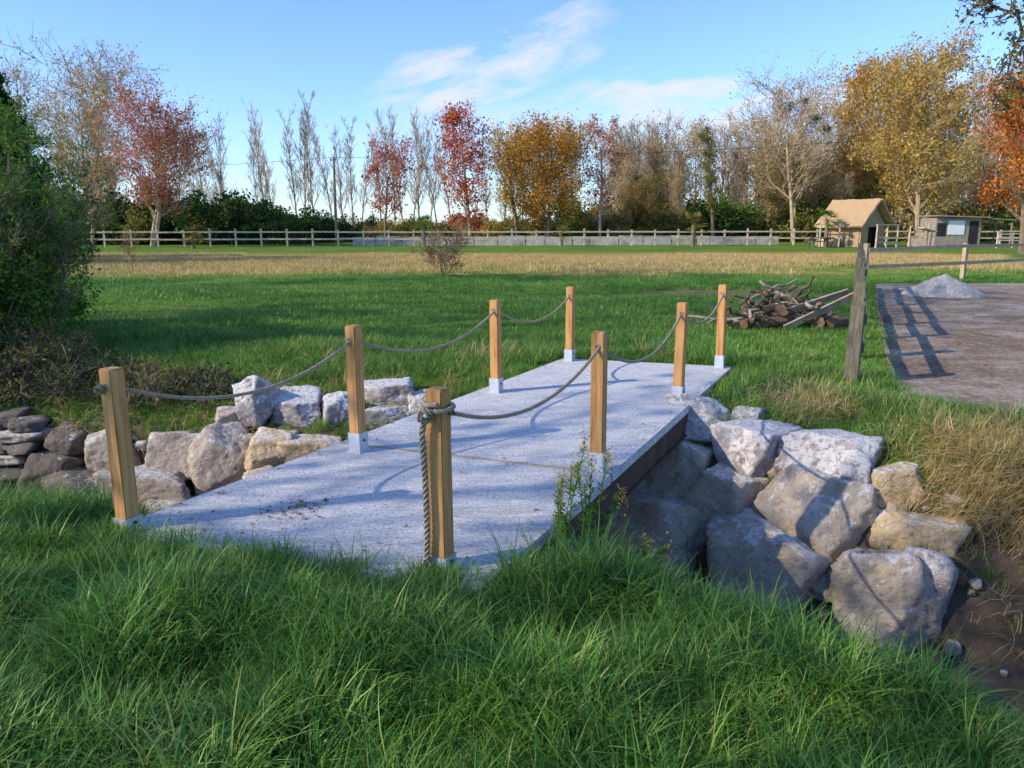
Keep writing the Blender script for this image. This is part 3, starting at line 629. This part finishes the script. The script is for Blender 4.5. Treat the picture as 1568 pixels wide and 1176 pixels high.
for i in range(60):
    y=rr.uniform(78,96);put(px2x(rr.uniform(920,1650),y),y,rr.choice([2,3,4,5,3,5,3,4]),rr.uniform(.5,.95))
make_scatter('distant_treeline',P,RO,S,I,ct,False)
cb=bpy.data.collections.new('distant_hedge_types')
for i,lm in enumerate(['dark','olive','tan','green','yellow']):
    mb=shrub_mb(3.2,2.0,80+i,1900,.28,8,18)
    cb.objects.link(bpy.data.objects.new(f'h{i}_bush',mb.mesh(f'h{i}_bush',[bark,LF[lm]])))
P=[];RO=[];S=[];I=[]
for i in range(130):
    y=rr.uniform(66,80);x=rr.uniform(-62,-19);put(x,y,rr.choice([0,0,1,1,0,0]),rr.uniform(.7,1.5 if x<-24 else 1.1))
for i in range(310):
    y=rr.uniform(76,94);x=rr.uniform(-20,75);put(x,y,rr.choice([1,2,4,3,1,1,0,1]),rr.uniform(.5,1.5)*(1 if x>6 else .6))
for i in range(110):
    y=rr.uniform(100,140);x=rr.uniform(-120,140);put(x,y,rr.choice([1,4,2,1]),rr.uniform(.9,1.5)*(1 if x>10 else .65))
make_scatter('distant_hedge',P,RO,S,I,cb,True)
# ------------------------------------------------------------------ far fences & wall
palew=mat_simple('pale_fence_timber',(.46,.35,.22),(.70,.58,.42),3)
weath=mat_simple('weathered_timber',(.09,.08,.05),(.22,.19,.13),6,stretch=(6,6,1))
browni=mat_simple('brown_timber',(.36,.25,.15),(.54,.40,.25),5)
def fence(name,pts,sp,h,rails,mat,pw=.1,rh=.1,rt=.035):
    mb=MB();rg=random.Random(2)
    for i in range(len(pts)-1):
        a=Vector((*pts[i],0));b=Vector((*pts[i+1],0));L=(b-a).length;n=max(1,round(L/sp));an=math.atan2(b.y-a.y,b.x-a.x)
        nrm=Vector((math.sin(an),-math.cos(an),0))
        for k in range(n+(i==len(pts)-2)):
            p=a.lerp(b,k/n);hh=h*rg.uniform(.97,1.06);mb.box((p.x,p.y,hh/2-.1),(pw,pw,hh+.2),0,an+rg.gauss(0,.05),rx=rg.gauss(0,.012))
        for rz in rails:
            for k in range(n):
                p=a.lerp(b,(k+.5)/n)+nrm*(pw/2+rt/2+.002);dz=rg.gauss(0,.012);mb.box((p.x,p.y,rz+dz),(L/n-.01,rt,rh),0,an,ry=rg.gauss(0,.005))
    return mb.obj(name,[mat])
fence('paddock_fence',[(-45,57),(-20,61),(20,65),(48,66)],2.0,1.3,[.55,1.1],palew,.13,.12)
m,nt,out=newmat('blockwork');geo=N(nt,'ShaderNodeNewGeometry');pos=geo.outputs['Position']
bsdf(nt,out,ramp(nt,noi(nt,.9,6,.7,pos),[(.35,(.30,.27,.21)),(.55,(.56,.52,.44)),(.7,(.72,.67,.59))]),.9,noi(nt,6,6,.7,pos),.4,.05)
mb=MB();rg_=random.Random(6);x=-15.5
while x<21.5:
    w=rg_.uniform(1.2,2.6)
    if rg_.random()<.82: mb.box((x+w/2,62.6+(x+20)*.1,.3),(w-.08,.2,rg_.uniform(.75,.95)),0,.1)
    x+=w
mb.obj('concrete_block_wall',[m])
wf=MB();rg_=random.Random(12)
line=[(3.77,8.17),(9.4,20.6)]
ln=math.dist(*line);nn_=8
dirx,diry=(line[1][0]-line[0][0])/ln,(line[1][1]-line[0][1])/ln
fa=math.atan2(diry,dirx)
for k in range(nn_+1):
    t=k/nn_;x=line[0][0]+dirx*ln*t;y=line[0][1]+diry*ln*t;h=[.84,.98,1.08,1.15,1.12,1.18,1.15,1.18,1.2][k]
    w=.15 if k<2 else .11
    wf.box((x,y,h/2-.1),(w,w*.9,h+.2),0,fa+rg_.gauss(0,.1),rx=rg_.gauss(0,.02),ry=rg_.gauss(0,.02))
for rz in(.35,.70,1.0):
    for k in range(nn_):
        t=(k+.5)/nn_;x=line[0][0]+dirx*ln*t+.075;y=line[0][1]+diry*ln*t-.035
        if k<2 and rz>.8: continue
        wf.box((x,y,rz+rg_.gauss(0,.02)),(ln/nn_-.01,.03,.10),0,fa,ry=rg_.gauss(0,.01))
wf.obj('weathered_wooden_fence',[weath])
fence('roadside_fence',[(9.95,21.4),(14.4,24.2),(24,30)],5.2,1.12,[.5,1.02],browni,.12,.10)
fence('garden_fence',[(36.2,57),(46,58)],1.2,1.1,[.25,.5,.75,1.0],palew,.1,.08)
# gravel pile
bm=bmesh.new();bmesh.ops.create_grid(bm,x_segments=60,y_segments=60,size=1)
for v in bm.verts:
    r=v.co.length;h=max(0,1-r)**.85;h=h*.62+noise.fractal(v.co*5,1,2,4)*.04*(r<1)+noise.noise(v.co*22)*.025*(r<1)
    v.co.z=h if r<1 else -.06
gm=mat_simple('gravel_stone',(.42,.37,.31),(.76,.69,.60),16,.95,.9,.05)
me=bpy.data.meshes.new('gravel_pile');bm.to_mesh(me);bm.free();me.materials.append(gm);o=link(bpy.data.objects.new('gravel_pile',me));o.location=(10.8,18.9,-.03);o.scale=(.95,.9,.85)
# log heap
lm_=mat_simple('log_bark',(.07,.045,.03),(.22,.15,.10),7);lp=mat_simple('log_pale',(.26,.20,.15),(.46,.38,.28),6)
lc=mat_simple('log_cut_end',(.16,.085,.045),(.28,.17,.095),9)
rg_=random.Random(21);mb=MB()
def log(p,q,r,m=0,n=6,w=.04):
    P=[Vector(p).lerp(Vector(q),i/n)+Vector((rg_.gauss(0,w),rg_.gauss(0,w),rg_.gauss(0,w*.7)))*(0<i<n) for i in range(n+1)]
    mb.tube([tuple(a) for a in P],[r*(1-.3*i/n)*rg_.uniform(.9,1.1) for i in range(n+1)],8,m,cap=True)
    mb.m[-1]=2;mb.m[-2]=2
log((-.9,-.4,.1),(.3,.4,.14),.10);log((-.7,-.2,.1),(.3,-.45,.2),.10);log((.45,-.45,.13),(.95,.3,.15),.14);log((.65,-.5,.1),(1.15,-.1,.12),.12)
log((-1.15,-.2,.1),(-.1,.2,.35),.08,1);log((-.2,-.5,.35),(-.15,.5,.3),.1)
log((-.5,-.2,.3),(.5,.3,.5),.09);log((-.8,0,.25),(.2,.1,.75),.05,0);log((0,0,.3),(.45,-.1,.95),.045);log((.1,0,.5),(-.5,.1,.85),.04,1)
mb.box((.5,-.5,.36),(1.5,.04,.13),1,0,ry=-.45,rx=.4);mb.box((.45,-.3,.5),(1.3,.04,.12),1,.15,ry=-.28,rx=.5)
for i in range(60):
    a=Vector((rg_.uniform(-1.0,.9),rg_.uniform(-.5,.4),rg_.uniform(.05,.5)));d=Vector((rg_.gauss(0,.4),rg_.gauss(0,.3),rg_.gauss(.1,.22)))
    log(a,a+d,rg_.uniform(.012,.045),rg_.choice([0,0,0,1]),5,.045)
o=mb.obj('log_pile',[lm_,lp,lc],loc=(4.7,12.9,-.03));o.scale=(.90,.9,.92)
# ------------------------------------------------------------------ hut etc
thatch=mat_simple('thatch_roof',(.40,.25,.12),(.68,.47,.26),8,stretch=(1,1,6),bs=.8,bd=.08)
plank=mat_simple('hut_planks',(.30,.20,.11),(.48,.35,.21),6,stretch=(3,3,.6))
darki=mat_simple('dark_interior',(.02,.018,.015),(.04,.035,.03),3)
hut=empty('thatched_hut');hut.location=(26.8,60,0);hut.rotation_euler=(0,0,R(-62))
W,Dp,Hh=3.2,2.7,1.75
mb=MB()
mb.box((-W/2,0,Hh/2),(.12,Dp,Hh));mb.box((0,Dp/2,Hh/2),(W-.13,.12,Hh));mb.box((0,-Dp/2,Hh/2),(W-.13,.12,Hh))
mb.box((W/2,-.95,Hh/2),(.12,.8,Hh));mb.box((W/2,.95,Hh/2),(.12,.8,Hh));mb.box((W/2,0,Hh-.12),(.13,1.2,.24))
rz=3.5
for s in(-1,1):
    b=len(mb.v);x=s*W/2;mb.v+=[(x,-Dp/2,Hh),(x,Dp/2,Hh),(x,0,rz-.25)];mb.face((b,b+1,b+2))
mb.obj('walls',[plank],hut)
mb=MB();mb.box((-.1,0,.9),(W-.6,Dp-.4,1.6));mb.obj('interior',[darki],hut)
bm=bmesh.new();ov=.6;hz=Hh-.3
for s in(-1,1):
    rows_=[]
    for i in range(13):
        row=[];f=i/12
        for j in range(21):
            x=-W/2-ov+(W+2*ov)*j/20;y=s*(Dp/2+ov)*f;z=rz-(rz-hz)*f**.92+noise.noise(Vector((x*3,y*3,1)))*.1
            row.append(bm.verts.new((x,y,z)))
        rows_.append(row)
    for i in range(12):
        for j in range(20):
            f_=[rows_[i][j],rows_[i][j+1],rows_[i+1][j+1],rows_[i+1][j]];bm.faces.new(f_ if s<0 else f_[::-1])
me=bpy.data.meshes.new('roof');bm.to_mesh(me);bm.free();me.materials.append(thatch);o=link(bpy.data.objects.new('roof',me),hut);sd=o.modifiers.new('s','SOLIDIFY');sd.thickness=.16
mb=MB()
for x,y in((2.9,-1.2),(2.9,1.2),(2.9,0),(.6,-2.4),(-1.2,-2.4)): mb.tube([(x,y,-.1),(x,y,1.7)],[.07,.06],6)
mb.box((2.9,0,1.68),(.08,2.6,.08));mb.box((2.9,0,.75),(.06,2.5,.08));mb.box((2.9,0,.4),(.06,2.5,.08));mb.box((-.3,-2.4,1.5),(2.4,.06,.08));mb.box((-.3,-2.4,.7),(2.4,.06,.08))
mb.box((-.6,-1.9,.35),(1.2,.8,.7))
mb.obj('porch_posts',[palew],hut)
shed=empty('garden_shed');shed.location=(35.4,62,0)
mb=MB();mb.box((0,0,1.1),(3.6,2.4,2.2));mb.obj('body',[mat_simple('shed_wood',(.24,.2,.16),(.40,.34,.27),4)],shed)
mb=MB();mb.box((-.2,-1.23,1.45),(1.3,.05,1.1));mb.obj('white_panel',[mat_simple('white_board',(.75,.75,.75),(.82,.82,.82),4)],shed)
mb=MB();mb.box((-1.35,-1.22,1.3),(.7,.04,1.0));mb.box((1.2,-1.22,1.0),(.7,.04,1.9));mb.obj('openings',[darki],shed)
mb=MB();mb.box((.1,-.1,2.3),(4.2,3.1,.1),ry=.03);mb.box((3.3,-.2,2.1),(2.2,2.4,.08),ry=.05)
mb.tube([(4.2,-1.2,0),(4.2,-1.2,2.1)],[.06,.06],5);mb.tube([(4.2,.9,0),(4.2,.9,2.1)],[.06,.06],5);mb.obj('roof',[mat_simple('shed_roof',(.2,.17,.15),(.32,.28,.24),4)],shed)
mb=MB()
for i,(x,h) in enumerate(((-1.2,1.6),(-.7,1.9),(0,1.5),(.5,1.8),(.9,1.2))): mb.tube([(x,i*.2,0),(x+.05,i*.2,h)],[.06,.05],5)
mb.box((-.2,.3,.8),(2.2,.05,.07));mb.box((.2,.2,1.3),(1.4,.8,.06),0,.3,ry=.2);mb.box((-.3,.4,.35),(1.0,.7,.6))
mb.obj('wooden_play_frame',[palew],loc=(31.3,58,0))
mb=MB();mb.box((0,0,.75),(1.8,.7,.06));mb.box((0,-.65,.45),(1.8,.25,.05));mb.box((0,.65,.45),(1.8,.25,.05))
for s in(-.7,.7):
    mb.box((s,0,.42),(1.5,.08,.08),0,math.pi/2);mb.box((s,-.3,.36),(.08,.09,.78),rx=-.4);mb.box((s,.3,.36),(.08,.09,.78),rx=.4)
mb.obj('picnic_table',[weath],loc=(23.6,58.5,-.03))
def palm(x,y,h,seed,s=1):
    rg=random.Random(seed);mb=MB()
    mb.tube([(0,0,-.1),(0.03,0,h*.5),(0,0,h)],[.13*s,.12*s,.1*s],8,0)
    for i in range(26):
        a=i*2.4;el=rg.uniform(-.5,1.3);L=rg.uniform(.6,.85)*s
        d=Vector((math.cos(a)*math.cos(el),math.sin(a)*math.cos(el),math.sin(el)));c0=Vector((0,0,h))+d*L*.6
        mb.tube([(0,0,h),tuple(c0)],[.012,.01],3,1)
        side=Vector((-math.sin(a),math.cos(a),0));upv=d.cross(side)
        for k in range(11):
            b=(k-5)/5*1.25;dd=(d*math.cos(b)+side*math.sin(b)).normalized();e=c0+dd*L*.55+Vector((0,0,-.1*L))
            w=upv.cross(dd).normalized()*.02*s+upv*.01;j=len(mb.v)
            mm=c0.lerp(e,.5)
            mb.v+= [tuple(c0),tuple(mm+w),tuple(e),tuple(mm-w)];mb.face((j,j+1,j+2,j+3),1,rg.random())
    mb.obj('fan_palm',[bark,LF['olive'] if seed%2 else LF['green']],loc=(x,y,-.03))
palm(-23.2,55.5,.9,1,1.1);palm(-7,60.5,1.6,2,1.3);palm(14.9,63,1.7,3,1.6);palm(24.0,58.5,2.0,4,1.4);palm(4,62,1.0,5,1.0)
up_=empty('utility_pole');up_.location=(-14.2,62,0)
mb=MB();mb.tube([(0,0,-.2),(0,0,3.4),(0.05,0,6.9)],[.13,.11,.08],8,cap=True);mb.obj('pole',[bark],up_)
mb=MB();mb.box((0,0,6.7),(.5,.08,.08));mb.tube([(.2,0,6.74),(.2,0,6.9)],[.03,.03],6,1,cap=True);mb.tube([(-.2,0,6.74),(-.2,0,6.9)],[.03,.03],6,1,cap=True);mb.obj('crossarm',[bark,dark],up_)
mb=MB();mb.tube([(0,0,-.2),(0,0,8.7)],[.14,.09],8,cap=True);mb.box((0,0,8.5),(.6,.08,.08));mb.obj('utility_pole',[bark],loc=(46,45,0))
mb=MB()
def wire(a,b,s):
    mb.tube([(a[0]+(b[0]-a[0])*t,a[1]+(b[1]-a[1])*t,a[2]+(b[2]-a[2])*t-s*4*t*(1-t)) for t in np.linspace(0,1,30)],[.014]*30,4)
wire((-14.2,62,6.9),(46,45,8.7),1.0);wire((-14.2,62,6.9),(-75,78,7.5),.9)
mb.obj('overhead_wire',[dark])
def weed(x,y,z,h,seed):
    rg=random.Random(seed);mb=MB()
    for s in range(5):
        dx,dy=rg.gauss(0,.12),rg.gauss(0,.08);hh=h*rg.uniform(.6,1)
        P=[(dx*t*hh/h+rg.gauss(0,.004),dy*t+rg.gauss(0,.004),hh*t) for t in np.linspace(0,1,9)]
        mb.tube(P,[.0045*(1-.6*i/8) for i in range(9)],4,0)
        for i in range(110):
            t=rg.random()**.7;k=min(int(t*8),7);p=Vector(P[k]).lerp(Vector(P[k+1]),t*8-k)
            a=rg.uniform(0,6.28);l=.07*(1-.6*t)*rg.uniform(.6,1.3);d=Vector((math.cos(a),math.sin(a),.5)).normalized();e=p+d*l
            sd=Vector((-math.sin(a),math.cos(a),0))*l*.16;m_=p.lerp(e,.5);b=len(mb.v)
            mb.v+=[tuple(p),tuple(m_+sd),tuple(e),tuple(m_-sd)];mb.face((b,b+1,b+2,b+3),1,rg.uniform(.8,1))
        for i in range(60):
            p=P[8];mb.leaf((p[0]+rg.gauss(0,.02),p[1]+rg.gauss(0,.02),p[2]+rg.gauss(-.03,.04)),.018,rg,2,rg.uniform(.6,1))
    mb.obj('tall_weed',[LF['green'],LF['green'],LF['yellow']],loc=(x,y,z))
weed(.27,3.95,-.2,.80,1);weed(.45,4.1,-.25,.76,2);weed(.62,3.6,-.25,.35,3)
# ------------------------------------------------------------------ world / sun / camera
EL=R(30);hx,hy=.93,.36
w=bpy.data.worlds.new('World');scene.world=w;w.use_nodes=True;nt=w.node_tree;nt.nodes.clear()
out=N(nt,'ShaderNodeOutputWorld');bg=N(nt,'ShaderNodeBackground');bg.inputs[1].default_value=.15
sky=N(nt,'ShaderNodeTexSky',sky_type='NISHITA');sky.sun_disc=False;sky.sun_elevation=EL;sky.sun_rotation=math.atan2(-hx,-hy)%(2*math.pi)
sky.air_density=1.0;sky.dust_density=.3;sky.ozone_density=1.8
skc=mixc(nt,1.0,sky.outputs[0],(1.05,1.30,1.85),'MULTIPLY')
tc=N(nt,'ShaderNodeTexCoord');sp_=N(nt,'ShaderNodeSeparateXYZ');nt.links.new(tc.outputs['Generated'],sp_.inputs[0])
dx,dy,dz=sp_.outputs
yy=mth(nt,'MAXIMUM',dy,.05);az=mth(nt,'DIVIDE',dx,yy);el=mth(nt,'DIVIDE',dz,yy)
cvv=N(nt,'ShaderNodeCombineXYZ');nt.links.new(az,cvv.inputs[0]);nt.links.new(mth(nt,'SUBTRACT',mth(nt,'MULTIPLY',el,3.0),mth(nt,'MULTIPLY',az,.6)),cvv.inputs[1])
cn1=noi(nt,8,8,.68,cvv.outputs[0],.4);cn2=noi(nt,5,3,.5,cvv.outputs[0])
wr_=mth(nt,'MULTIPLY',mth(nt,'SUBTRACT',cn2,.5),.16)
def blob(a0,e0,ra,re,tilt):
    u=mth(nt,'SUBTRACT',az,a0);v=mth(nt,'ADD',wr_,mth(nt,'SUBTRACT',mth(nt,'SUBTRACT',el,e0),mth(nt,'MULTIPLY',u,tilt)))
    u=mth(nt,'DIVIDE',u,ra);v=mth(nt,'DIVIDE',v,re)
    return mth(nt,'SUBTRACT',1,mth(nt,'ADD',mth(nt,'MULTIPLY',u,u),mth(nt,'MULTIPLY',v,v)),0,True)
bl=[blob(-.03,.192,.17,.05,.30),blob(.22,.138,.19,.042,-.02),blob(.40,.155,.22,.028,.12),blob(.20,.30,.08,.015,.1),blob(.06,.125,.3,.03,.05)]
ms=mth(nt,'MAXIMUM',mth(nt,'MAXIMUM',bl[0],mth(nt,'MULTIPLY',bl[1],1.5)),mth(nt,'MAXIMUM',mth(nt,'MULTIPLY',bl[2],.9),mth(nt,'MAXIMUM',mth(nt,'MULTIPLY',bl[3],.7),mth(nt,'MULTIPLY',bl[4],.4))))
mk=mth(nt,'MULTIPLY',mth(nt,'MULTIPLY',ms,1.6,0,True),mth(nt,'MULTIPLY_ADD',cn1,4.5,-1.75,True),0,True)
mk=mth(nt,'MULTIPLY',mk,mth(nt,'GREATER_THAN',dy,.06))
mk=mth(nt,'MULTIPLY',mth(nt,'POWER',mk,.9),.85)
cc=mixc(nt,mk,skc,(5.9,5.95,6.2))
nt.links.new(cc,bg.inputs[0]);nt.links.new(bg.outputs[0],out.inputs[0])
sd=bpy.data.lights.new('sun','SUN');sd.energy=5.0;sd.angle=R(.5);sd.color=(1,.88,.71)
so=link(bpy.data.objects.new('sun',sd))
dv=Vector((hx*math.cos(EL),hy*math.cos(EL),-math.sin(EL)));so.rotation_euler=dv.to_track_quat('-Z','Y').to_euler()
cam=bpy.data.cameras.new('camera');cam.lens=26.4;cam.sensor_width=36;cam.clip_end=4000;cam.clip_start=.05
co=link(bpy.data.objects.new('camera',cam));co.location=(0,0,1.7);co.rotation_euler=(R(78),0,0)
scene.camera=co
